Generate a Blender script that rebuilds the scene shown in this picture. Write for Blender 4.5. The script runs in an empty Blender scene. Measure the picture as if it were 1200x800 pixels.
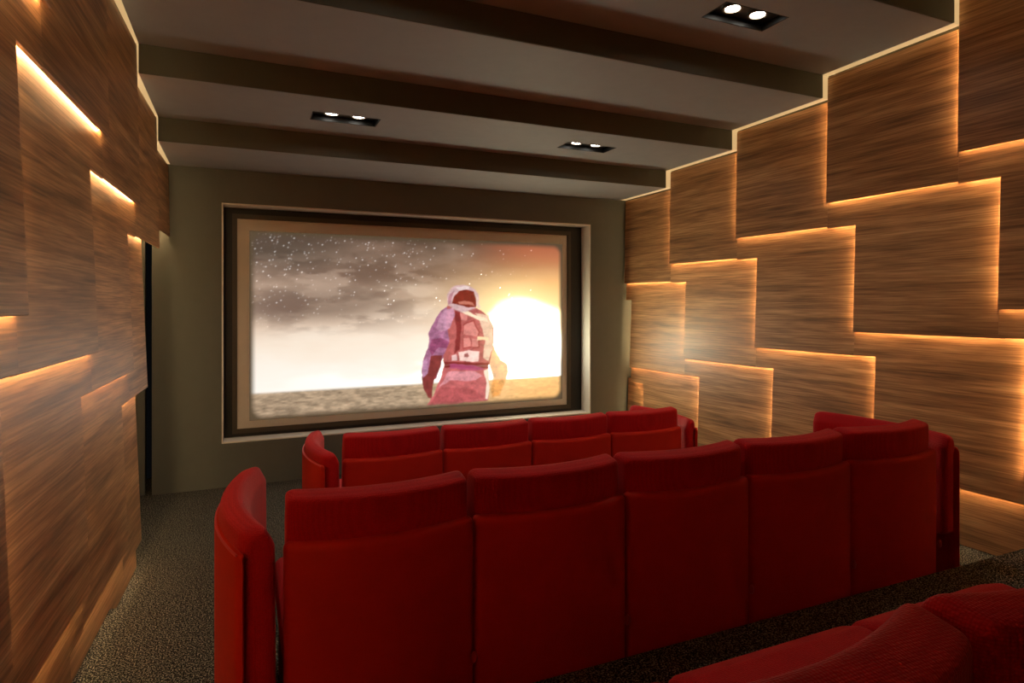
import bpy, bmesh, math, random
import numpy as np
from mathutils import Vector, Matrix

random.seed(7)
sc = bpy.context.scene
C = sc.collection
H = 1.74                       # eye height above the front floor

# ------------------------------------------------------------------ camera
cam_d = bpy.data.cameras.new('camera')
cam = bpy.data.objects.new('camera', cam_d)
C.objects.link(cam)
cam_d.sensor_fit = 'HORIZONTAL'
cam_d.sensor_width = 36.0
cam_d.lens = 36.0 * 722.8 / 1200.0
cam_d.shift_y = -43.9 / 1200.0
cam_d.clip_start = 0.02
cam.location = (0, 0, H)
cam.rotation_euler = (math.pi / 2, 0, -0.413)
sc.camera = cam

# ------------------------------------------------------------------ world, exposure
w = bpy.data.worlds.new('world'); sc.world = w
w.use_nodes = True
w.node_tree.nodes['Background'].inputs['Color'].default_value = (0.02, 0.02, 0.022, 1)
w.node_tree.nodes['Background'].inputs['Strength'].default_value = 0.1
sc.view_settings.view_transform = 'Standard'
sc.view_settings.look = 'None'
sc.view_settings.gamma = 1.0
sc.view_settings.exposure = 0.0
sc.view_settings.use_curve_mapping = False
sc.cycles.use_denoising = True
sc.cycles.max_bounces = 8
sc.cycles.diffuse_bounces = 5
sc.cycles.glossy_bounces = 4
sc.cycles.sample_clamp_indirect = 4.0
sc.cycles.use_light_tree = True

LED = 72.0          # light strips behind the wood panels
COVE = 0.56         # cove strip along the ceiling edge
SCREEN = 1.0        # projected picture
BULB = 30.0         # spot lamps, the visible bulb
SPOT = 20.0         # spot lamps, watts of each beam

# ------------------------------------------------------------------ helpers
def srgb(r, g, b):
    def f(c):
        c /= 255.0
        return c / 12.92 if c <= 0.04045 else ((c + 0.055) / 1.055) ** 2.4
    return (f(r), f(g), f(b), 1.0)

def new_mat(name):
    m = bpy.data.materials.new(name); m.use_nodes = True
    nt = m.node_tree
    return m, nt, nt.nodes['Principled BSDF'], nt.links

def plain(name, col, rough=0.6, spec=0.4, bump=0.0, bscale=300.0, metallic=0.0, vary=0.06):
    m, nt, p, L = new_mat(name)
    n = nt.nodes.new('ShaderNodeTexNoise'); n.inputs['Scale'].default_value = 9.0
    n.inputs['Detail'].default_value = 3
    tc = nt.nodes.new('ShaderNodeTexCoord'); L.new(tc.outputs['Object'], n.inputs['Vector'])
    hs = nt.nodes.new('ShaderNodeHueSaturation'); hs.inputs['Color'].default_value = col
    mr = nt.nodes.new('ShaderNodeMapRange')
    mr.inputs['To Min'].default_value = 1 - vary; mr.inputs['To Max'].default_value = 1 + vary
    L.new(n.outputs['Fac'], mr.inputs['Value']); L.new(mr.outputs['Result'], hs.inputs['Value'])
    L.new(hs.outputs['Color'], p.inputs['Base Color'])
    p.inputs['Roughness'].default_value = rough
    p.inputs['Specular IOR Level'].default_value = spec
    p.inputs['Metallic'].default_value = metallic
    if bump:
        n2 = nt.nodes.new('ShaderNodeTexNoise'); n2.inputs['Scale'].default_value = bscale
        L.new(tc.outputs['Object'], n2.inputs['Vector'])
        b = nt.nodes.new('ShaderNodeBump'); b.inputs['Strength'].default_value = bump
        b.inputs['Distance'].default_value = 0.002
        L.new(n2.outputs['Fac'], b.inputs['Height']); L.new(b.outputs['Normal'], p.inputs['Normal'])
    return m

def emit(name, col, strength):
    m, nt, p, L = new_mat(name)
    p.inputs['Base Color'].default_value = (0.3, 0.3, 0.3, 1)
    p.inputs['Emission Color'].default_value = col
    p.inputs['Emission Strength'].default_value = strength
    return m

def wood_mat():
    m, nt, p, L = new_mat('walnut_veneer')
    N = nt.nodes.new
    tc = N('ShaderNodeTexCoord'); oi = N('ShaderNodeObjectInfo')
    off = N('ShaderNodeVectorMath'); off.operation = 'MULTIPLY_ADD'
    cmb = N('ShaderNodeCombineXYZ')
    for k in range(3): L.new(oi.outputs['Random'], cmb.inputs[k])
    L.new(cmb.outputs['Vector'], off.inputs[0]); off.inputs[1].default_value = (17, 23, 31)
    L.new(tc.outputs['Object'], off.inputs[2])
    mp = N('ShaderNodeMapping'); mp.inputs['Scale'].default_value = (1.0, 0.9, 16.0)
    L.new(off.outputs['Vector'], mp.inputs['Vector'])
    n1 = N('ShaderNodeTexNoise'); n1.inputs['Scale'].default_value = 1.0
    n1.inputs['Detail'].default_value = 6; n1.inputs['Roughness'].default_value = 0.62
    n1.inputs['Distortion'].default_value = 0.25
    L.new(mp.outputs['Vector'], n1.inputs['Vector'])
    mp2 = N('ShaderNodeMapping'); mp2.inputs['Scale'].default_value = (1.0, 3.0, 130.0)
    L.new(off.outputs['Vector'], mp2.inputs['Vector'])
    n2 = N('ShaderNodeTexNoise'); n2.inputs['Scale'].default_value = 1.0; n2.inputs['Detail'].default_value = 3
    L.new(mp2.outputs['Vector'], n2.inputs['Vector'])
    r1 = N('ShaderNodeValToRGB')
    e = r1.color_ramp.elements
    e[0].position = 0.30; e[0].color = srgb(126, 92, 64)
    e[1].position = 0.72; e[1].color = srgb(218, 173, 126)
    k = e.new(0.47); k.color = srgb(178, 132, 90)
    k = e.new(0.58); k.color = srgb(200, 153, 107)
    L.new(n1.outputs['Fac'], r1.inputs['Fac'])
    r2 = N('ShaderNodeValToRGB')
    r2.color_ramp.elements[0].position = 0.36; r2.color_ramp.elements[0].color = (0.56, 0.51, 0.46, 1)
    r2.color_ramp.elements[1].position = 0.60; r2.color_ramp.elements[1].color = (1.06, 1.04, 1.0, 1)
    L.new(n2.outputs['Fac'], r2.inputs['Fac'])
    mx = N('ShaderNodeMix'); mx.data_type = 'RGBA'; mx.blend_type = 'MULTIPLY'
    mx.inputs[0].default_value = 0.85
    L.new(r1.outputs['Color'], mx.inputs[6]); L.new(r2.outputs['Color'], mx.inputs[7])
    hs = N('ShaderNodeHueSaturation'); mr = N('ShaderNodeMapRange')
    mr.inputs['To Min'].default_value = 0.9; mr.inputs['To Max'].default_value = 1.12
    L.new(oi.outputs['Random'], mr.inputs['Value']); L.new(mr.outputs['Result'], hs.inputs['Value'])
    L.new(mx.outputs[2], hs.inputs['Color']); L.new(hs.outputs['Color'], p.inputs['Base Color'])
    p.inputs['Roughness'].default_value = 0.39
    p.inputs['Specular IOR Level'].default_value = 0.5
    b = N('ShaderNodeBump'); b.inputs['Strength'].default_value = 0.25; b.inputs['Distance'].default_value = 0.002
    L.new(n2.outputs['Fac'], b.inputs['Height']); L.new(b.outputs['Normal'], p.inputs['Normal'])
    return m

def carpet_mat():
    m, nt, p, L = new_mat('speckled_carpet')
    N = nt.nodes.new
    tc = N('ShaderNodeTexCoord')
    v = N('ShaderNodeTexVoronoi'); v.inputs['Scale'].default_value = 62.0
    n = N('ShaderNodeTexNoise'); n.inputs['Scale'].default_value = 150.0; n.inputs['Detail'].default_value = 2
    L.new(tc.outputs['Object'], v.inputs['Vector']); L.new(tc.outputs['Object'], n.inputs['Vector'])
    r = N('ShaderNodeValToRGB'); e = r.color_ramp.elements
    e[0].position = 0.43; e[0].color = srgb(15, 15, 14)
    e[1].position = 0.64; e[1].color = srgb(150, 146, 132)
    k = e.new(0.52); k.color = srgb(40, 39, 35)
    L.new(n.outputs['Fac'], r.inputs['Fac'])
    L.new(r.outputs['Color'], p.inputs['Base Color'])
    p.inputs['Roughness'].default_value = 0.95
    p.inputs['Specular IOR Level'].default_value = 0.1
    b = N('ShaderNodeBump'); b.inputs['Strength'].default_value = 0.8; b.inputs['Distance'].default_value = 0.008
    L.new(v.outputs['Distance'], b.inputs['Height']); L.new(b.outputs['Normal'], p.inputs['Normal'])
    return m

def fabric_mat(name, col, scale, bump, sheen, rough=0.75):
    m, nt, p, L = new_mat(name)
    N = nt.nodes.new
    tc = N('ShaderNodeTexCoord')
    v = N('ShaderNodeTexVoronoi'); v.inputs['Scale'].default_value = scale
    v.inputs['Randomness'].default_value = 0.35
    L.new(tc.outputs['Object'], v.inputs['Vector'])
    n = N('ShaderNodeTexNoise'); n.inputs['Scale'].default_value = 14; L.new(tc.outputs['Object'], n.inputs['Vector'])
    hs = N('ShaderNodeHueSaturation'); hs.inputs['Color'].default_value = col
    a = N('ShaderNodeMath'); a.operation = 'MULTIPLY_ADD'
    L.new(v.outputs['Distance'], a.inputs[0]); a.inputs[1].default_value = -0.55 * bump; a.inputs[2].default_value = 1.1
    c = N('ShaderNodeMath'); c.operation = 'MULTIPLY_ADD'
    L.new(n.outputs['Fac'], c.inputs[0]); c.inputs[1].default_value = 0.2; L.new(a.outputs[0], c.inputs[2])
    L.new(c.outputs[0], hs.inputs['Value'])
    L.new(hs.outputs['Color'], p.inputs['Base Color'])
    p.inputs['Roughness'].default_value = rough
    p.inputs['Specular IOR Level'].default_value = 0.25
    p.inputs['Sheen Weight'].default_value = sheen
    p.inputs['Sheen Roughness'].default_value = 0.35
    p.inputs['Sheen Tint'].default_value = (1.0, 0.45, 0.4, 1)
    b = N('ShaderNodeBump'); b.inputs['Strength'].default_value = bump; b.inputs['Distance'].default_value = 0.002
    b.invert = True
    L.new(v.outputs['Distance'], b.inputs['Height']); L.new(b.outputs['Normal'], p.inputs['Normal'])
    return m

M = dict(
    wood=wood_mat(), carpet=carpet_mat(),
    backing=plain('wall_backing_paint', srgb(112, 105, 84), 0.8, 0.2),
    screenwall=plain('olive_grey_paint', srgb(92, 95, 89), 0.7, 0.25, 0.1),
    reveal=plain('light_grey_reveal', srgb(216, 211, 202), 0.55, 0.3),
    ceiling=plain('grey_ceiling_paint', srgb(150, 153, 157), 0.62, 0.3),
    riser=plain('olive_riser_paint', srgb(80, 80, 68), 0.7, 0.25),
    black=plain('black_frame', srgb(22, 20, 17), 0.5, 0.3),
    frame=plain('dark_bronze_frame', srgb(62, 56, 44), 0.5, 0.3),
    housing=plain('dark_metal_housing', srgb(70, 68, 66), 0.3, 0.5, metallic=0.8),
    ring=plain('lamp_ring', srgb(120, 112, 100), 0.3, 0.5, metallic=0.8),
    led=emit('warm_led_strip', (1.0, 0.65, 0.31, 1), LED),
    cove=emit('cream_cove_strip', (1.0, 0.64, 0.27, 1), COVE),
    bulb=emit('spot_bulb', (1.0, 0.93, 0.82, 1), BULB),
    canvas=plain('cream_screen_cloth', srgb(200, 192, 176), 0.85, 0.1),
    weave=fabric_mat('ribbed_red_fabric', srgb(192, 12, 24), 190, 1.0, 0.16),
    smooth=fabric_mat('smooth_red_fabric', srgb(184, 32, 14), 700, 0.12, 0.08, 0.7),
    edge_highlight=plain('red_edge_highlight', srgb(205, 60, 60), 0.45, 0.5),  # paler red, the highlight on the end panels' shell edge put into colour
    base=plain('dark_red_base', srgb(90, 12, 10), 0.8, 0.2),
    knob=plain('red_knob', srgb(190, 40, 34), 0.35, 0.5),
)

def obj(name, bm_or_me, mat, parent=None, smooth=False):
    if isinstance(bm_or_me, bmesh.types.BMesh):
        me = bpy.data.meshes.new(name); bm_or_me.normal_update()
        bm_or_me.to_mesh(me); bm_or_me.free()
        if mat: me.materials.append(mat)
    else:
        me = bm_or_me
    if smooth:
        for f in me.polygons: f.use_smooth = True
        me.set_sharp_from_angle(angle=math.radians(48))
    o = bpy.data.objects.new(name, me); C.objects.link(o)
    if parent: o.parent = parent
    return o

def empty(name, loc=(0, 0, 0), rz=0.0):
    o = bpy.data.objects.new(name, None); C.objects.link(o)
    o.location = loc; o.rotation_euler = (0, 0, rz)
    o.empty_display_size = 0.1
    return o

def tag(o, label, cat, group=None):
    o['label'] = label; o['category'] = cat
    if group: o['group'] = group
    return o

def structure(o): o['kind'] = 'structure'; return o

def bx(bm, x0, x1, y0, y1, z0, z1):
    v = [bm.verts.new((x, y, z)) for z in (z0, z1) for y in (y0, y1) for x in (x0, x1)]
    for f in ((0, 2, 3, 1), (4, 5, 7, 6), (0, 1, 5, 4), (2, 6, 7, 3), (0, 4, 6, 2), (1, 3, 7, 5)):
        bm.faces.new([v[i] for i in f])
    return bm

def box(*a): return bx(bmesh.new(), *a)

def hexa(p):       # eight corners, p[0:4] one face and p[4:8] the opposite
    bm = bmesh.new(); v = [bm.verts.new(q) for q in p]
    for f in ((0, 1, 2, 3), (7, 6, 5, 4), (0, 4, 5, 1), (1, 5, 6, 2), (2, 6, 7, 3), (3, 7, 4, 0)):
        bm.faces.new([v[i] for i in f])
    bmesh.ops.recalc_face_normals(bm, faces=bm.faces)
    return bm

def bevelled_box(x0, x1, y0, y1, z0, z1, r, seg=3):
    bm = box(x0, x1, y0, y1, z0, z1)
    bmesh.ops.bevel(bm, geom=list(bm.edges), offset=r, segments=seg, affect='EDGES', profile=0.5)
    return bm

def Z(z): return z + H          # heights below are given from eye level

# ------------------------------------------------------------------ room shell
XC = 1.865                      # middle of the room
YS = 6.456                      # face of the screen wall
YB = -1.45                      # back wall
STEP = 0.188
XBL, XBR = -0.87, 4.60          # backing walls

# floor: front level, aisle level, platform of the middle row, platform of the rear row
ZF, ZA, ZM, ZR = -1.74, -1.60, -1.50, -1.328
YA, YR = 3.82, 1.962
fl = structure(obj('floor', box(XBL, XBR, YA - 0.3, 7.1, Z(ZF) - 0.15, Z(ZF)), M['carpet']))
obj('platform', bevelled_box(XBL + .001, XBR - .001, YR - 0.3, YA, Z(ZF) - .1, Z(ZA), 0.012), M['carpet'], fl)
obj('platform', bevelled_box(0.02, 3.50, YR - 0.2, 3.79, Z(ZA) - .05, Z(ZM), 0.012), M['carpet'], fl)
obj('platform', bevelled_box(XBL + .002, XBR - .002, YB, YR, Z(ZF) - .1, Z(ZR), 0.012), M['carpet'], fl)

# ceiling in steps that rise away from the screen
LAMPS = [(0.755, 5.02, 1), (2.965, 5.02, 1), (2.965, 3.03, 3), (0.755, 3.03, 3)]   # x, y, step index
LW, LD = 0.26, 0.115            # half size of the lamp openings
cl = structure(empty('ceiling'))
CX0, CX1 = XC - 2.465, XC + 2.412
ceil_steps = []
yb = [YS + 0.05, 5.55, 4.55, 3.55, 2.55, 1.55, 0.55, YB]
for k in range(7):
    y1, y0 = yb[k], yb[k + 1]
    z = 1.278 + STEP * k
    ceil_steps.append((y0, y1, z))
    bm = bmesh.new()
    holes = sorted([(x - LW, x + LW, y - LD, y + LD) for x, y, s in LAMPS if s == k])
    top = 3.0
    if not holes:
        bx(bm, CX0, CX1, y0, y1, Z(z), Z(top))
    else:
        ha, hb = holes[0][2], holes[0][3]
        bx(bm, CX0, CX1, y0, ha, Z(z), Z(top)); bx(bm, CX0, CX1, hb, y1, Z(z), Z(top))
        xs = CX0
        for h in holes:
            bx(bm, xs, h[0], ha, hb, Z(z), Z(top)); xs = h[1]
        bx(bm, xs, CX1, ha, hb, Z(z), Z(top))
    obj('ceiling_panel', bm, M['ceiling'], cl)
    if k < 6: obj('ceiling_riser', box(CX0, CX1, y0 - .012, y0 - .0005, Z(z) + .002, Z(z + STEP) - .0005), M['riser'], cl)
# plain lid above the cove gaps
obj('ceiling_lid', box(XBL - .1, XBR + .1, YB - .1, 7.2, Z(3.0), Z(3.06)), M['backing'], cl)

# screen wall with its opening
FX0, FX1, FZ0, FZ1 = -0.174, 3.87, -1.325, 0.961
WX0, WX1 = -0.749, 4.47
bm = bmesh.new()
bx(bm, WX0, FX0, YS, YS + .55, Z(ZF), Z(1.6))
bx(bm, FX1, WX1, YS, YS + .55, Z(ZF), Z(1.6))
bx(bm, XBL, -0.808, YS + .02, YS + .07, Z(ZF), Z(1.6))          # added return by the dark joint, catches room light for the shaded backing
bx(bm, FX0, FX1, YS, YS + .55, Z(ZF), Z(FZ0))
bx(bm, FX0, FX1, YS, YS + .55, Z(FZ1), Z(1.6))
wf = structure(obj('wall_front', bm, M['screenwall']))
RD = 0.24                        # depth of the recess
g = 0.012
for a in ((FX0 - .001, FX1 + .001, YS + .003, YS + RD, Z(FZ0), Z(FZ0) + g),
          (FX0 - .001, FX1 + .001, YS + .003, YS + RD, Z(FZ1) - g, Z(FZ1)),
          (FX0, FX0 + g, YS + .004, YS + RD, Z(FZ0) + g, Z(FZ1) - g),
          (FX1 - g, FX1, YS + .004, YS + RD, Z(FZ0) + g, Z(FZ1) - g)):
    obj('reveal', box(*a), M['reveal'], wf)
obj('recess_back', box(FX0, FX1, YS + RD + .06, YS + RD + .1, Z(FZ0), Z(FZ1)), M['black'], wf)
structure(obj('wall_back', box(XBL - .1, XBR + .1, YB - .12, YB, Z(ZR) - .3, Z(3.0)), M['backing']))

# ------------------------------------------------------------------ side walls of staggered wood panels
TILT_Y, TILT_Z, TH = 0.034, 0.040, 0.015
def side_wall(side):
    right = side == 'right'
    sgn = 1 if right else -1
    xb = XBR if right else XBL
    nm = 'wall_' + side
    wall = structure(obj(nm, box(min(xb, xb + sgn * .12), max(xb, xb + sgn * .12), YB - .1, 7.1, Z(ZF) - .1, Z(3.0)), M['backing']))
    TX = 4.405 if right else -0.668
    panels = []
    yend = 6.43
    def ceil_at(y):
        for a, b, z in ceil_steps:
            if a <= y <= b: return z
        return ceil_steps[-1][2]
    def floor_at(y): return ZR if y < YR - .02 else (ZA if y < YA - .02 else ZF)
    # (course, column) -> near y, far y, bottom, top
    for k in range(-4, 5):                                   # course 1, up to the ceiling
        y0, y1 = 2.551 + k - 1, 2.551 + k
        if y0 < YB - .2: continue
        bot = 1.003 - STEP * k
        if not right and k == 4: bot = 0.62
        panels.append((1, y0, min(y1, yend), bot, ceil_at((y0 + min(y1, 6.4)) / 2) - 0.008, None))
    for k in range(-4, 5):
        y0, y1 = 2.316 + k, 3.316 + k
        if y0 < YB - .6 or y0 > 6.3: continue
        if not right and k > 2: continue
        if not right: y1 = min(y1, 5.00)
        panels.append((2, y0, min(y1, yend), -0.218 - 0.1835 * k, 0.80 - STEP * k, (2.551 + k + 1, STEP)))
    for k in range(-4, 5):
        y0, y1 = 2.178 + .975 * k, 3.153 + .975 * k
        if y0 < YB - .6 or y0 > 6.3: continue
        if not right and k > 2: continue
        if not right: y1 = min(y1, 4.74)
        panels.append((3, y0, min(y1, yend), -1.225 - 0.17 * k, -0.214 - 0.1835 * k, (3.316 + k, .1835)))
    for k in range(-4, 5):
        y0, y1 = 1.99 + .975 * k, 2.965 + .975 * k
        if y0 < YB - .6 or y0 > 6.3: continue
        if not right and k > 2: continue
        if not right: y1 = min(y1, 4.72)
        panels.append((4, y0, min(y1, yend), -3.0, -1.24 - 0.165 * k, (3.153 + .975 * k, .165)))
    for c, y0, y1, zb, zt, ear in panels:
        if y1 - y0 < .05: continue
        y0 = max(y0, YB + .005)
        fz = floor_at(y0) if c >= 3 else -9      # keep clear of the highest floor the panel passes
        zb = max(zb, fz + .004)
        if zt - zb < .03: continue
        full_h = 1.0
        ov = 0.035 if c > 1 else 0.0
        n0 = y0 - (0.025 if y0 > YB + .1 else 0)
        tx = TX + sgn * {1: -.022, 2: 0, 3: 0, 4: 0}[c]
        tz = .020 if c == 1 else TILT_Z
        def X(yf, zf): return tx - sgn * (TILT_Y * yf + tz * zf)
        def front(y, z):
            return (X((y - y0) / .99, (zt - z) / 1.02), y, Z(z))
        yl = yend if right or c == 1 else {2: 5.00, 3: 4.74, 4: 4.72}[c]
        ye = min(ear[0], yl) if ear else y1
        has_ear = bool(ear and ye - y1 > .03 and zt - ear[1] > zb + .02)
        if not has_ear: ye = y1
        if has_ear:                       # the stagger leaves a notch: the panel has an ear
            ye2 = min(ye + .012, yend); ze = zt - ear[1]
            f = [front(n0, zb), front(y1, zb), front(y1, ze), front(y1, zt + ov), front(n0, zt + ov), front(ye2, ze), front(ye2, zt + ov)]
            polys = [(0, 1, 2, 3, 4), (2, 5, 6, 3)]; rim = [0, 1, 2, 5, 6, 3, 4]
        else:
            f = [front(n0, zb), front(y1, zb), front(y1, zt + ov), front(n0, zt + ov)]
            polys = [(0, 1, 2, 3)]; rim = [0, 1, 2, 3]
        b = [(p[0] + sgn * TH, p[1], p[2]) for p in f]
        bm = bmesh.new()
        va = [bm.verts.new(q) for q in f]; vb = [bm.verts.new(q) for q in b]
        for q in polys:
            bm.faces.new([va[i] for i in q]); bm.faces.new([vb[i] for i in reversed(q)])
        for i in range(len(rim)):
            j = rim[(i + 1) % len(rim)]; i = rim[i]; bm.faces.new((va[j], va[i], vb[i], vb[j]))
        bmesh.ops.recalc_face_normals(bm, faces=bm.faces)
        sharp = [e for e in bm.edges if len(e.link_faces) == 2 and e.calc_face_angle(0) > .8]
        bmesh.ops.bevel(bm, geom=sharp, offset=.0025, segments=1, affect='EDGES')
        # origin at the panel centre
        cy, cz = (y0 + y1) / 2, Z((zb + zt) / 2)
        bmesh.ops.translate(bm, verts=bm.verts, vec=(-tx, -cy, -cz))
        po = obj('panel', bm, M['wood'], wall); po.location = (tx, cy, cz)
        # light strips behind the lower edge and behind the far edge
        def strip(pa, pb, d):
            a, bq = Vector(pa), Vector(pb)
            off = Vector((sgn * (TH + .002), 0, 0)); t = Vector((sgn * .008, 0, 0)); dv = Vector(d) * .012
            q = [a + off, bq + off, bq + off + dv, a + off + dv]
            q2 = [v + t for v in q]
            sb = hexa([tuple(v) for v in q + q2])
            bmesh.ops.translate(sb, verts=sb.verts, vec=(-tx, -cy, -cz))
            so = obj('light_strip', sb, M['led'], po)
        if c < 4 and zb > fz + .05:
            strip(front(y0 + .01, zb + .028), front(y1 - .02, zb + .028), (0, 0, 1))
        zlo = zb + .02
        if y1 < 6.35 and c < 4:
            strip(front(y1 - .026, zlo), front(y1 - .026, zt - (ear[1] if ye > y1 else 0) - .01), (0, -1, 0))
            if ye > y1:
                strip(front(y1 - .02, zt - ear[1] + .028), front(ye - .02, zt - ear[1] + .028), (0, 0, 1))
    # cove light in the gap between ceiling and wall, following the steps
    xa, xb2 = (CX1 + .002, CX1 + .085) if right else (CX0 - .05, CX0 - .002)
    cv = structure(empty('trim_1' if right else 'trim_2'))
    for i, (ya, ye, z) in enumerate(ceil_steps):
        obj('cove_strip', box(xa, xb2, ya + .0, min(ye, YS - .01), Z(z) + .004, Z(z) + .03), M['cove'], cv)
        if i + 1 < len(ceil_steps):
            obj('cove_strip', box(xa, xb2, ya + .002, ya + .03, Z(z) + .03, Z(z + STEP) + .004), M['cove'], cv)
    return wall
side_wall('right'); side_wall('left')

# ------------------------------------------------------------------ screen
SY = YS + 0.215
k_ = SY / 6.576
SX0, SX1, SZ0, SZ1 = -0.04 * k_, 3.608 * k_, -1.216 * k_, 0.831 * k_
scr = empty('projection_screen', ((SX0 + SX1) / 2, SY, Z(SZ0)))
tag(scr, 'large framed projection screen showing an astronaut under a starry sky', 'screen')
def local(o, root): o.location = -Vector(root.location); return o
bw = 0.045
fo = bmesh.new()
fx0, fx1, fz0, fz1 = FX0 + .015, FX1 - .015, FZ0 + .015, FZ1 - .015
bx(fo, fx0, SX0, SY - .01, SY + .05, Z(fz0), Z(fz1)); bx(fo, SX1, fx1, SY - .01, SY + .05, Z(fz0), Z(fz1))
bx(fo, SX0, SX1, SY - .01, SY + .05, Z(fz0), Z(SZ0)); bx(fo, SX0, SX1, SY - .01, SY + .05, Z(SZ1), Z(fz1))
local(obj('frame', fo, M['black'], scr), scr)
fi = bmesh.new()
bx(fi, SX0 - bw, SX0, SY - .022, SY - .0101, Z(SZ0) - bw, Z(SZ1) + bw); bx(fi, SX1, SX1 + bw, SY - .022, SY - .0101, Z(SZ0) - bw, Z(SZ1) + bw)
bx(fi, SX0, SX1, SY - .022, SY - .0101, Z(SZ0) - bw, Z(SZ0)); bx(fi, SX0, SX1, SY - .022, SY - .0101, Z(SZ1), Z(SZ1) + bw)
local(obj('inner_frame', fi, M['frame'], scr), scr)
local(obj('screen_cloth', box(SX0, SX1, SY, SY + .02, Z(SZ0), Z(SZ1)), M['canvas'], scr), scr)

# the projected picture: painted point by point on a fine grid (s to the right, t upwards, both 0..1)
def paint(nx, ny):
    s, t = np.meshgrid(np.linspace(.030, .982, nx), np.linspace(.035, .945, ny))      # share of the whole screen cloth
    rng = np.random.default_rng(5)
    def sm(a, b, x):
        u = np.clip((x - a) / (b - a), 0, 1); return u * u * (3 - 2 * u)
    def vnoise(x, y, seed):
        r = np.random.default_rng(seed).random((64, 64))
        xi, yi = np.floor(x).astype(int), np.floor(y).astype(int)
        fx, fy = x - xi, y - yi; fx = fx * fx * (3 - 2 * fx); fy = fy * fy * (3 - 2 * fy)
        q = lambda i, j: r[j % 64, i % 64]
        return (q(xi, yi) * (1 - fx) + q(xi + 1, yi) * fx) * (1 - fy) + (q(xi, yi + 1) * (1 - fx) + q(xi + 1, yi + 1) * fx) * fy
    def fbm(x, y, seed, o=5):
        v = 0; a = .5; f = 1
        for i in range(o): v = v + a * vnoise(x * f, y * f, seed + i); a *= .5; f *= 2
        return v
    def lin(c): 
        return np.array(srgb(*c)[:3])
    img = np.zeros((ny, nx, 3))
    def mix(img, col, m):
        col = lin(col) if isinstance(col, tuple) else col
        return img * (1 - m[..., None]) + col * m[..., None]
    # sky
    n1 = fbm(s * 5, t * 9, 10) ; n2 = fbm(s * 3 + 7, t * 7, 30)
    tt = t + (n1 - .5) * .20 + (fbm(s * 16 + 3, t * 26, 140, 4) - .5) * .10 * sm(.42, .6, t)
    img = img + lin((255, 250, 242))
    img = mix(img, (250, 236, 220), sm(.18, .42, tt))
    img = mix(img, (238, 216, 196), sm(.38, .54, tt))
    img = mix(img, (208, 182, 162), sm(.50, .66, tt))
    img = mix(img, (164, 138, 122), sm(.62, .78, tt))
    img = mix(img, (112, 91, 79), sm(.72, .90, tt))
    img = mix(img, (88, 71, 62), sm(.84, .98, tt) * .9)
    # dark cloud banks, left
    bank = np.exp(-((s - .22) / .26) ** 2 - ((t - .60 - .08 * (s - .2)) / .09) ** 2) * sm(.30, .62, n2 + .12)
    img = mix(img, (132, 112, 100), np.clip(bank * 1.1, 0, .85))
    bank = np.exp(-((s - .42) / .22) ** 2 - ((t - .74) / .07) ** 2) * sm(.38, .6, n2)
    img = mix(img, (120, 96, 84), np.clip(bank, 0, .8))
    bank = np.exp(-((s - .10) / .18) ** 2 - ((t - .85) / .12) ** 2)
    img = mix(img, (92, 82, 74), np.clip(bank * .8, 0, .8))
    bright = np.exp(-((s - .47) / .1) ** 2 - ((t - .66) / .04) ** 2) * sm(.45, .6, n1)
    img = mix(img, (225, 205, 185), np.clip(bright, 0, .7))
    mott = fbm(s * 9 + 2, t * 17 + 5, 160, 5)
    bank = np.exp(-((s - .24) / .24) ** 2 - ((t - .58) / .10) ** 2) * sm(.46, .62, mott)
    img = mix(img, (128, 106, 96), np.clip(bank * .9, 0, .8))
    bank = np.exp(-((s - .30) / .34) ** 2 - ((t - .70) / .12) ** 2) * sm(.50, .64, 1 - mott)
    img = mix(img, (206, 182, 164), np.clip(bank * .5, 0, .6))
    # warm red upper right
    red = sm(.55, 1.0, s + (n1 - .5) * .15) * sm(.68, .9, t)
    img = mix(img, (188, 104, 76), np.clip(red, 0, .85))
    org = np.exp(-((s - 1.0) / .30) ** 2 - ((t - .66) / .15) ** 2)
    img = mix(img, (248, 186, 116), np.clip(org, 0, .9))
    yel = np.exp(-((s - .82) / .16) ** 2 - ((t - .58) / .12) ** 2)
    img = mix(img, (255, 232, 170), np.clip(yel, 0, .8))
    # ground
    hz = .165 + .008 * s
    gn = fbm(s * 60, t * 110, 50, 4); gn2 = fbm(s * 18, t * 50, 70, 3)
    gcol = lin((166, 146, 124)) * (.45 + 1.1 * (gn * .7 + gn2 * .3))[..., None] ** 1.5 * 1.25
    warm = sm(.45, .95, s)[..., None]
    gcol = gcol * (1 - warm) + warm * lin((240, 186, 120)) * (.75 + .5 * gn[..., None])
    img = mix(img, gcol, sm(hz + .006, hz - .01, t))
    # stars
    star = np.zeros((ny, nx))
    for i in range(1200):
        a = .005 + rng.random() ** 1.3 * .9; b = .995 - rng.random() ** 1.4 * .5
        if a > .55 and rng.random() < .6: continue
        ix, iy = int(a * (nx - 1)), int(b * (ny - 1))
        star[iy, ix] = max(star[iy, ix], rng.random() ** 4)
    big = star.copy()
    for dy, dx in ((0, 1), (1, 0), (0, -1), (-1, 0)):
        big = np.maximum(big, .22 * np.roll(np.roll(star, dy, 0), dx, 1))
    img = img + big[..., None] * .7 * sm(.40, .62, t)[..., None]
    # sun glow
    sun = 1 / (1 + np.hypot((s - .92) / .18, (t - .40) / .17) ** 2.5)
    img = img + lin((255, 232, 180)) * (sun * .85)[..., None]
    # ---- astronaut, drawn in the pixel frame of the photograph and mapped back on the screen
    src = np.array([(278, 502), (665, 473), (665, 276), (278, 257)], float)
    dst = np.array([(0, 0), (1, 0), (1, 1), (0, 1)], float)
    A = []; Bv = []
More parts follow.
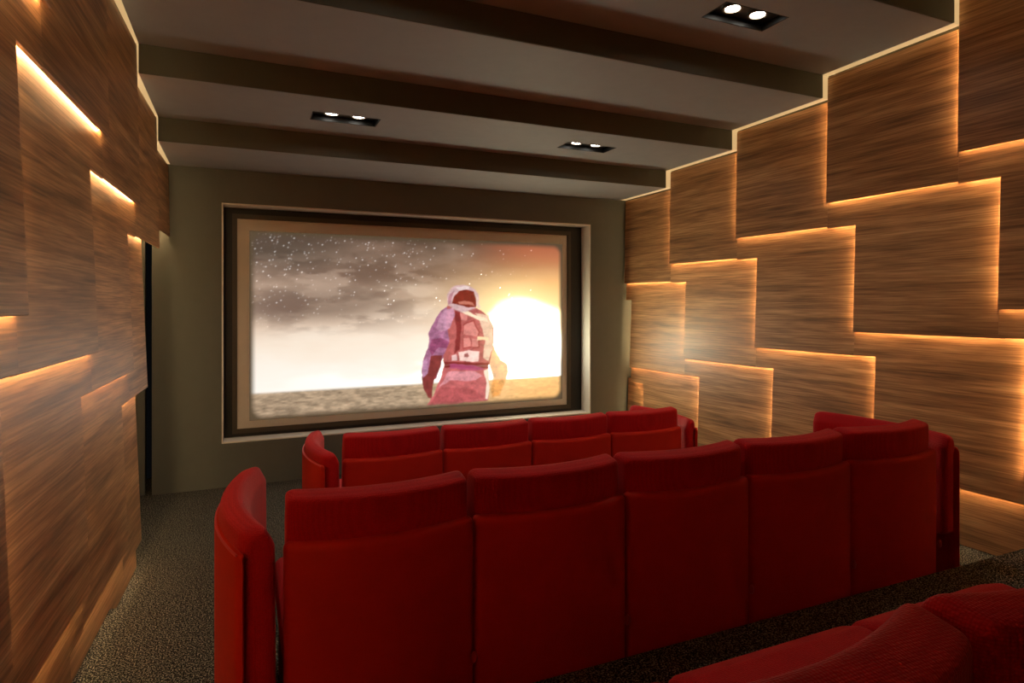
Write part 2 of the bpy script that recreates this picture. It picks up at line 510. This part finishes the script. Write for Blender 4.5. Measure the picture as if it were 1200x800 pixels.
    for (x, y), (u, v) in zip(dst, src):
        A += [[x, y, 1, 0, 0, 0, -u * x, -u * y], [0, 0, 0, x, y, 1, -v * x, -v * y]]; Bv += [u, v]
    h = np.append(np.linalg.solve(np.array(A), np.array(Bv)), 1).reshape(3, 3)
    den = h[2, 0] * s + h[2, 1] * t + 1
    px = (h[0, 0] * s + h[0, 1] * t + h[0, 2]) / den; py = (h[1, 0] * s + h[1, 1] * t + h[1, 2]) / den
    qx = (px - 460) * 4.444; qy = (py - 310) * 4.444
    wob = (fbm(qx / 40 + 9, qy / 40 + 3, 90, 3) - .5)
    wx, wy = qx + wob * 14, qy + (fbm(qx / 40, qy / 40, 95, 3) - .5) * 14
    def poly(pts, soft=5.0):
        pts = np.array(pts, float); ins = np.zeros(s.shape, bool); dist = np.full(s.shape, 1e9)
        n = len(pts)
        for i in range(n):
            x1, y1 = pts[i]; x2, y2 = pts[(i + 1) % n]
            c = (y1 > wy) != (y2 > wy)
            with np.errstate(divide='ignore', invalid='ignore'):
                xin = (x2 - x1) * (wy - y1) / (y2 - y1 if y2 != y1 else 1e-9) + x1
            ins ^= c & (wx < xin)
            dx, dy = x2 - x1, y2 - y1
            u = np.clip(((wx - x1) * dx + (wy - y1) * dy) / (dx * dx + dy * dy + 1e-9), 0, 1)
            dist = np.minimum(dist, np.hypot(wx - x1 - u * dx, wy - y1 - u * dy))
        sd = np.where(ins, dist, -dist)
        return np.clip(sd / soft + .5, 0, 1)
    def ell(cx, cy, rx, ry, soft=.12):
        d = np.hypot((wx - cx) / rx, (wy - cy) / ry); return np.clip((1 - d) / soft + .5, 0, 1)
    fold = fbm(qx / 26, qy / 22, 120, 4)
    crease = fbm(qx / 9 + 4, qy / 7 + 8, 180, 3)
    def lay(col, m, amt=.5):
        nonlocal img
        c = lin(col) * np.clip(1 - amt * .8 + amt * 1.6 * (.65 * fold + .35 * crease), .2, 1.6)[..., None] * 1.05
        img = mix(img, c, m)
    # right arm, glowing
    lay((232, 160, 84), poly([(500, 400), (530, 420), (562, 492), (605, 512), (602, 556), (580, 620), (552, 680), (516, 690), (512, 640), (528, 580), (505, 520)], 10) * .75, 1.2)
    # left arm
    lay((186, 128, 158), poly([(300, 212), (250, 240), (215, 300), (192, 350), (185, 430), (158, 485), (150, 550), (158, 585), (225, 590), (262, 490), (300, 440), (330, 300)]), .8)
    lay((150, 72, 70), poly([(200, 470), (262, 470), (250, 530), (215, 600), (208, 650), (208, 695), (188, 690), (160, 640), (154, 580), (180, 560)]), .6)
    lay((160, 80, 118), poly([(200, 390), (250, 380), (300, 400), (300, 430), (240, 430), (205, 470), (190, 440)]) * .8, .8)
    lay((205, 160, 190), poly([(152, 500), (178, 480), (182, 560), (158, 590)]) * .7, .8)
    # trousers and hips
    lay((206, 118, 118), poly([(270, 520), (500, 530), (505, 600), (498, 705), (300, 722), (180, 726), (215, 680), (235, 620), (255, 570)]), .6)
    lay((236, 178, 186), poly([(290, 555), (420, 550), (470, 575), (430, 600), (300, 600), (240, 640)]) * .6, .6)
    lay((176, 84, 88), poly([(250, 640), (420, 640), (480, 690), (300, 715), (200, 715)]) * .45, .8)
    lay((255, 236, 214), poly([(478, 545), (502, 540), (505, 640), (495, 700), (484, 690), (490, 610)]) * .9, .2)
    # torso and pack
    lay((196, 112, 108), poly([(285, 215), (330, 205), (440, 225), (500, 270), (530, 340), (525, 440), (505, 520), (270, 515), (265, 470), (300, 400), (280, 300)]), .7)
    lay((150, 58, 58), poly([(320, 230), (355, 240), (360, 330), (352, 440), (325, 460), (335, 340)]) * .9, .5)
    lay((244, 216, 190), poly([(430, 250), (500, 265), (525, 340), (525, 430), (500, 500), (470, 480), (480, 400), (470, 330)]) * .8, .5)
    lay((214, 164, 186), poly([(262, 240), (315, 225), (325, 270), (300, 330), (255, 350), (225, 330)]) * .85, .7)
    for q in ([(372, 318), (420, 296), (448, 350), (438, 372), (372, 360)], [(370, 384), (402, 380), (408, 425), (372, 430)],
              [(412, 382), (446, 384), (446, 425), (414, 428)], [(352, 248), (392, 262), (388, 292), (356, 288)]):
        lay((168, 66, 64), poly([(x + (x - 400) * .16, y + (y - 370) * .12) for x, y in q]) * .7, .4)
        lay((226, 150, 142), poly(q), .5)
    lay((248, 214, 204), poly([(345, 452), (395, 446), (452, 452), (450, 498), (400, 502), (348, 494)]), .5)
    lay((150, 50, 52), poly([(372, 462), (392, 458), (402, 470), (392, 478), (374, 476)]) * .8, .2)
    lay((240, 204, 200), poly([(312, 468), (336, 462), (338, 494), (312, 496)]), .4)
    lay((250, 228, 200), poly([(318, 212), (350, 215), (430, 262), (490, 282), (500, 300), (440, 286), (352, 244)]), .4)
    lay((250, 220, 180), poly([(440, 372), (500, 378), (500, 392), (440, 390)]), .3)
    lay((140, 44, 46), poly([(270, 502), (500, 508), (498, 536), (272, 532)]) * .9, .3)
    lay((190, 92, 132), poly([(300, 516), (430, 520), (480, 540), (430, 548), (300, 540)]) * .8, .3)
    # helmet
    lay((224, 190, 190), ell(368, 176, 84, 72), .5)
    lay((186, 130, 140), poly([(290, 175), (300, 150), (320, 135), (310, 170), (305, 205), (288, 210)]) * .8, .6)
    lay((148, 62, 48), poly([(318, 165), (345, 138), (385, 126), (425, 140), (440, 180), (436, 220), (400, 226), (350, 212), (308, 205)]), .5)
    lay((226, 150, 130), poly([(340, 195), (375, 188), (420, 196), (430, 214), (400, 208), (345, 206)]) * .8, .4)
    lay((240, 220, 215), poly([(330, 122), (380, 108), (402, 112), (400, 124), (350, 134)]) * .9, .3)
    lay((235, 205, 190), poly([(425, 135), (446, 170), (456, 225), (446, 228), (436, 180)]) * .9, .4)
    # light spilling over the right side of the figure
    spill = np.exp(-(((qx - 640) / 130) ** 2 + ((qy - 400) / 190) ** 2))
    img = img + lin((255, 226, 160)) * (spill * .55)[..., None]
    img = np.where(img < 1, np.maximum(img, 0) ** 1.18, img)
    lum = img @ np.array([.25, .6, .15])
    return np.clip(img, 0, 1.6) * (1 + 1.8 * sm(.95, 1.1, lum) + 20.0 * sm(1.25, 2.1, lum))[..., None]

def build_picture():
    nx, ny = 420, 236
    px0, px1 = SX0 + .030 * (SX1 - SX0), SX1 - .018 * (SX1 - SX0)
    pz0, pz1 = SZ0 + .035 * (SZ1 - SZ0), SZ1 - .055 * (SZ1 - SZ0)
    img = paint(nx, ny)
    # feathered, rounded edge of the projected light
    u, v = np.meshgrid(np.linspace(px0, px1, nx), np.linspace(pz0, pz1, ny))
    cx_, cz_ = (px0 + px1) / 2, (pz0 + pz1) / 2; rr = 0.13
    dx = np.maximum(np.abs(u - cx_) - ((px1 - px0) / 2 - rr), 0); dz = np.maximum(np.abs(v - cz_) - ((pz1 - pz0) / 2 - rr), 0)
    e = np.clip((rr - np.hypot(dx, dz)) / 0.07, 0, 1); e = e * e * (3 - 2 * e)
    border = np.array([.155, .105, .058])
    img = img * e[..., None] + border * (1 - e[..., None]) * .6
    me = bpy.data.meshes.new('picture')
    X0, Z0 = scr.location.x, scr.location.z
    co = np.stack([u - X0, np.full_like(u, -.004), v + H - Z0], -1).reshape(-1, 3)
    idx = np.arange(nx * ny).reshape(ny, nx)
    f = np.stack([idx[:-1, :-1], idx[:-1, 1:], idx[1:, 1:], idx[1:, :-1]], -1).reshape(-1, 4)
    me.vertices.add(len(co)); me.vertices.foreach_set('co', co.ravel())
    me.loops.add(f.size); me.loops.foreach_set('vertex_index', f.ravel())
    me.polygons.add(len(f)); me.polygons.foreach_set('loop_start', np.arange(0, f.size, 4))
    me.polygons.foreach_set('loop_total', np.full(len(f), 4))
    me.update(calc_edges=True)
    ca = me.color_attributes.new('picture', 'FLOAT_COLOR', 'POINT')
    rgba = np.concatenate([img, np.ones((ny, nx, 1))], -1)
    ca.data.foreach_set('color', rgba.ravel())
    m, nt, p, L = new_mat('projected_picture')
    at = nt.nodes.new('ShaderNodeVertexColor'); at.layer_name = 'picture'
    p.inputs['Base Color'].default_value = srgb(62, 58, 52)
    p.inputs['Roughness'].default_value = 0.9; p.inputs['Specular IOR Level'].default_value = 0.1
    L.new(at.outputs['Color'], p.inputs['Emission Color'])
    p.inputs['Emission Strength'].default_value = SCREEN
    me.materials.append(m)
    o = obj('picture', me, None, scr)
    return o
build_picture()

# ------------------------------------------------------------------ spot lamps in the ceiling
def lamp(x, y, step, label, dim=1.0):
    z = Z(ceil_steps[step][2])
    r = tag(empty('ceiling_lamp', (x, y, z)), label, 'ceiling light', 'recessed twin spot lights')
    d = 0.07
    bm = bmesh.new()
    a, b = LW - .001, LD - .001
    bx(bm, -a, a, -b, b, d, d + .01)
    bx(bm, -a, -a + .008, -b, b, .0, d); bx(bm, a - .008, a, -b, b, .0, d)
    bx(bm, -a, a, -b, -b + .008, .0, d); bx(bm, -a, a, b - .008, b, .0, d)
    obj('housing', bm, M['black'], r)
    obj('plate', box(-a + .01, a - .01, -b + .01, b - .01, .045, .055), M['housing'], r)
    for sx in (-1, 1):
        bm = bmesh.new(); n = 28
        ring = []
        for rad, zz in ((.066, .045), (.066, .032), (.052, .032), (.050, .044)):
            ring.append([bm.verts.new((sx * .105 + rad * math.cos(2 * math.pi * i / n), rad * math.sin(2 * math.pi * i / n), zz)) for i in range(n)])
        for q in range(3):
            for i in range(n):
                bm.faces.new((ring[q][i], ring[q][(i + 1) % n], ring[q + 1][(i + 1) % n], ring[q + 1][i]))
        so = obj('spot_ring', bm, M['ring'], r)
        bm = bmesh.new()
        c = bm.verts.new((sx * .105, 0, .030))
        prev = None; rings = []
        for rad, zz in ((.025, .031), (.046, .036)):
            rings.append([bm.verts.new((sx * .105 + rad * math.cos(2 * math.pi * i / n), rad * math.sin(2 * math.pi * i / n), zz)) for i in range(n)])
        for i in range(n):
            bm.faces.new((c, rings[0][(i + 1) % n], rings[0][i]))
            bm.faces.new((rings[0][i], rings[0][(i + 1) % n], rings[1][(i + 1) % n], rings[1][i]))
        obj('bulb', bm, M['bulb'], so, True)
        ld = bpy.data.lights.new('spot_beam', 'SPOT'); ld.energy = SPOT * dim; ld.color = (1.0, .86, .70)
        ld.spot_size = math.radians(118); ld.spot_blend = .75; ld.shadow_soft_size = .04
        lo = bpy.data.objects.new('spot_beam', ld); C.objects.link(lo); lo.parent = so
        lo.location = (sx * .105, 0, .024)
    return r
lamp(*LAMPS[0], 'recessed twin spot light in the ceiling above the left half of the screen')
lamp(*LAMPS[1], 'recessed twin spot light in the ceiling above the right end of the screen')
lamp(*LAMPS[2], 'recessed twin spot light at the top edge of the picture, nearest the viewer')
lamp(*LAMPS[3], 'recessed twin spot light in the ceiling just outside the top of the picture')

# ------------------------------------------------------------------ theatre seats
def curved_block(wd, sag, prof, r_end=0.03, nx=18, len_end=None):
    """A closed profile (y, z) swept along x over width wd; ends come forward (+y) by sag; ends rounded."""
    bm = bmesh.new()
    cy = sum(p[0] for p in prof) / len(prof); cz = sum(p[1] for p in prof) / len(prof)
    hy = max(abs(p[0] - cy) for p in prof); hz = max(abs(p[1] - cz) for p in prof)
    st = []; le = len_end or r_end; ne = 7
    for i in range(ne):
        c = 1 - math.sin(math.pi / 2 * i / (ne - 1))
        st.append((-wd / 2 + le * (1 - math.cos(math.pi / 2 * i / (ne - 1))), r_end * c))
    for i in range(1, nx):
        st.append((-wd / 2 + le + (wd - 2 * le) * i / nx, 0.0))
    st += [(-x, ins) for x, ins in reversed(st[:ne])]
    rows = []
    for x, ins in st:
        fo = sag * (2 * x / wd) ** 2
        row = []
        for y, z in prof:
            yy = cy + (y - cy) * (1 - min(ins, hy * .95) / hy); zz = cz + (z - cz) * (1 - ins / hz)
            row.append(bm.verts.new((x, yy + fo, zz)))
        rows.append(row)
    n = len(prof)
    for a, b in zip(rows[:-1], rows[1:]):
        for i in range(n):
            bm.faces.new((a[i], a[(i + 1) % n], b[(i + 1) % n], b[i]))
    bm.faces.new(rows[0]); bm.faces.new(list(reversed(rows[-1])))
    bmesh.ops.recalc_face_normals(bm, faces=bm.faces)
    return bm

def round_profile(pts, r, seg=4):
    """pts: polygon (y, z); round each corner with radius r (or a list of radii)."""
    out = []; n = len(pts)
    for i in range(n):
        p = Vector(pts[i]); a = Vector(pts[i - 1]); b = Vector(pts[(i + 1) % n])
        ri = r[i] if isinstance(r, (list, tuple)) else r
        d1 = (a - p).normalized(); d2 = (b - p).normalized()
        ang = d1.angle(d2); t = min(ri / math.tan(ang / 2), (a - p).length * .49, (b - p).length * .49)
        s, e = p + d1 * t, p + d2 * t
        for k in range(seg + 1):
            u = k / seg
            q = s * (1 - u) ** 2 + p * 2 * u * (1 - u) + e * u ** 2
            out.append((q.x, q.y))
    return out

SH = 0.752          # top of the back shell above the row's floor
HT = 0.892          # top of the headrest
SHELL_PROF = round_profile([(0.0, 0.03), (0.0, SH), (0.055, SH - .004), (0.055, 0.03)], [.01, .04, .02, .01])
CUSH_PROF = round_profile([(0.060, 0.36), (0.060, SH - .03), (0.034, SH - .012), (0.030, SH + .04), (0.030, HT - .010), (0.125, HT + .006), (0.165, HT - .10), (0.19, 0.46), (0.19, .36)],
                          [.01, .008, .012, .05, .022, .035, .05, .05, .02])
PITCH = 0.636
def edge_highlight_curve(wd, sag, y, z, r, inset):  # tube along the shell's top edge, drawn as its highlight
    bm = bmesh.new(); n = 6; st = 24; rows = []
    for i in range(st + 1):
        x = -wd / 2 + inset + (wd - 2 * inset) * i / st
        fo = sag * (2 * x / wd) ** 2
        rows.append([bm.verts.new((x, y + fo + r * math.cos(2 * math.pi * k / n), z + r * math.sin(2 * math.pi * k / n))) for k in range(n)])
    for a, b in zip(rows[:-1], rows[1:]):
        for k in range(n): bm.faces.new((a[k], a[(k + 1) % n], b[(k + 1) % n], b[k]))
    bm.faces.new(rows[0]); bm.faces.new(list(reversed(rows[-1])))
    bmesh.ops.recalc_face_normals(bm, faces=bm.faces)
    return bm

def make_seat():
    r = empty('theatre_seat')
    obj('back_shell', curved_block(PITCH - .006, .065, SHELL_PROF, .02), M['smooth'], r, True)
    obj('back_cushion', curved_block(PITCH - .028, .065, CUSH_PROF, .028, 18, .03), M['weave'], r, True)
    # seat cushion, a soft slab with a rounded nose
    cp = round_profile([(0.14, 0.29), (0.14, 0.445), (0.73, 0.46), (0.81, 0.42), (0.805, 0.29)], [.02, .03, .05, .05, .03])
    obj('seat_cushion', curved_block(PITCH - .012, 0.0, cp, .035), M['weave'], r, True)
    obj('base', bevelled_box(-PITCH / 2 + .02, PITCH / 2 - .02, .06, .72, 0.0, .285, .012), M['base'], r)
    kb = bmesh.new()
    bmesh.ops.create_uvsphere(kb, u_segments=10, v_segments=6, radius=.013)
    bmesh.ops.scale(kb, vec=(1, .7, 1.6), verts=kb.verts)
    bmesh.ops.translate(kb, vec=(PITCH / 2 - .012, .046, .27), verts=kb.verts)
    obj('bracket', kb, M['knob'], r, True)
    return r

WL = 0.84
WH = 0.752
WSH = round_profile([(0.0, 0.03), (0.0, WH), (0.028, WH - .002), (0.028, 0.03)], [.01, .02, .014, .01])
WCU = round_profile([(0.030, 0.30), (0.030, WH - .02), (0.012, WH + .004), (0.020, WH + .055), (0.085, WH + .074), (0.120, WH + .01), (0.123, .36), (0.123, .30)],
                    [.01, .008, .012, .03, .03, .05, .03, .02])
def make_wing():
    r = empty('end_panel')
    s = obj('shell', curved_block(WL, .076, WSH, .03, 22), M['smooth'], r, True)
    obj('edge_highlight', edge_highlight_curve(WL, .076, .005, WH - .006, .005, .02), M['edge_highlight'], s, True)  # thin paler tube added in place of light catching the shell's edge
    obj('cushion', curved_block(WL - .02, .076, WCU, .034, 22, .055), M['weave'], r, True)
    obj('base', bevelled_box(-WL / 2 + .05, WL / 2 - .05, .036, .112, 0, .31, .012), M['smooth'], r)
    return r

def copy_tree(o, parent=None):
    c = o.copy(); C.objects.link(c); c.parent = parent
    for ch in list(o.children): copy_tree(ch, c)
    return c

seat0, wing0 = make_seat(), make_wing()
used = {'s': False, 'w': False}
def place(kind, loc, rz, label, cat, group):
    proto = seat0 if kind == 's' else wing0
    if used[kind]: o = copy_tree(proto)
    else: o = proto; used[kind] = True
    o.location = loc; o.rotation_euler = (0, 0, rz)
    for k in list(o.keys()): del o[k]
    return tag(o, label, cat, group)

ORD = ['first', 'second', 'third', 'fourth', 'fifth']
# middle row: five seats with end panels
y2 = 1.975
for i in range(5):
    lab = {0: 'red theatre seat in the middle row beside its left end panel',
           4: 'red theatre seat in the middle row beside its right end panel'}.get(i, '%s red theatre seat from the left in the middle row' % ORD[i])
    place('s', (0.117 + PITCH * (i + .5), y2, Z(ZM)), 0, lab, 'seat', 'seats of the middle row')
place('w', (-0.088, y2 + .025 + WL / 2, Z(ZM)), -math.pi / 2, 'tall curved red end panel at the left end of the middle row', 'end panel', 'end panels of the seat rows')
place('w', (0.117 + PITCH * 5 + .206, y2 + .025 + WL / 2, Z(ZM)), math.pi / 2, 'curved red end panel at the right end of the middle row, by the wall', 'end panel', 'end panels of the seat rows')
# front row: four seats with end panels
y1 = 3.875; P1 = 0.656
for i in range(4):
    lab = {0: 'red theatre seat in the front row beside its left end panel',
           3: 'red theatre seat in the front row beside its right end panel'}.get(i, '%s red theatre seat from the left in the front row' % ORD[i])
    o = place('s', (0.578 + P1 * (i + .5), y1, Z(ZF)), 0, lab, 'seat', 'seats of the front row'); o.scale = (P1 / PITCH, 1, 1.026)
place('w', (0.578 - .206, y1 + .025 + WL / 2, Z(ZF)), -math.pi / 2, 'red end panel with a pale painted edge highlight at the left end of the front row', 'end panel', 'end panels of the seat rows')
place('w', (0.578 + P1 * 4 + .206, y1 + .025 + WL / 2, Z(ZF)), math.pi / 2, 'red end panel at the right end of the front row', 'end panel', 'end panels of the seat rows')
# rear row, partly in view at the lower right
labs = ['leftmost red seat of the rear row, backrest top filling the bottom edge of the picture',
        'second red theatre seat of the rear row, its backrest at the lower right edge',
        'third red theatre seat of the rear row, only its seat cushion corner in view', ]
for i in range(3):
    place('s', (0.292 + PITCH * (i + .5), 0.42, Z(ZR)), 0, labs[i], 'seat', 'seats of the rear row')
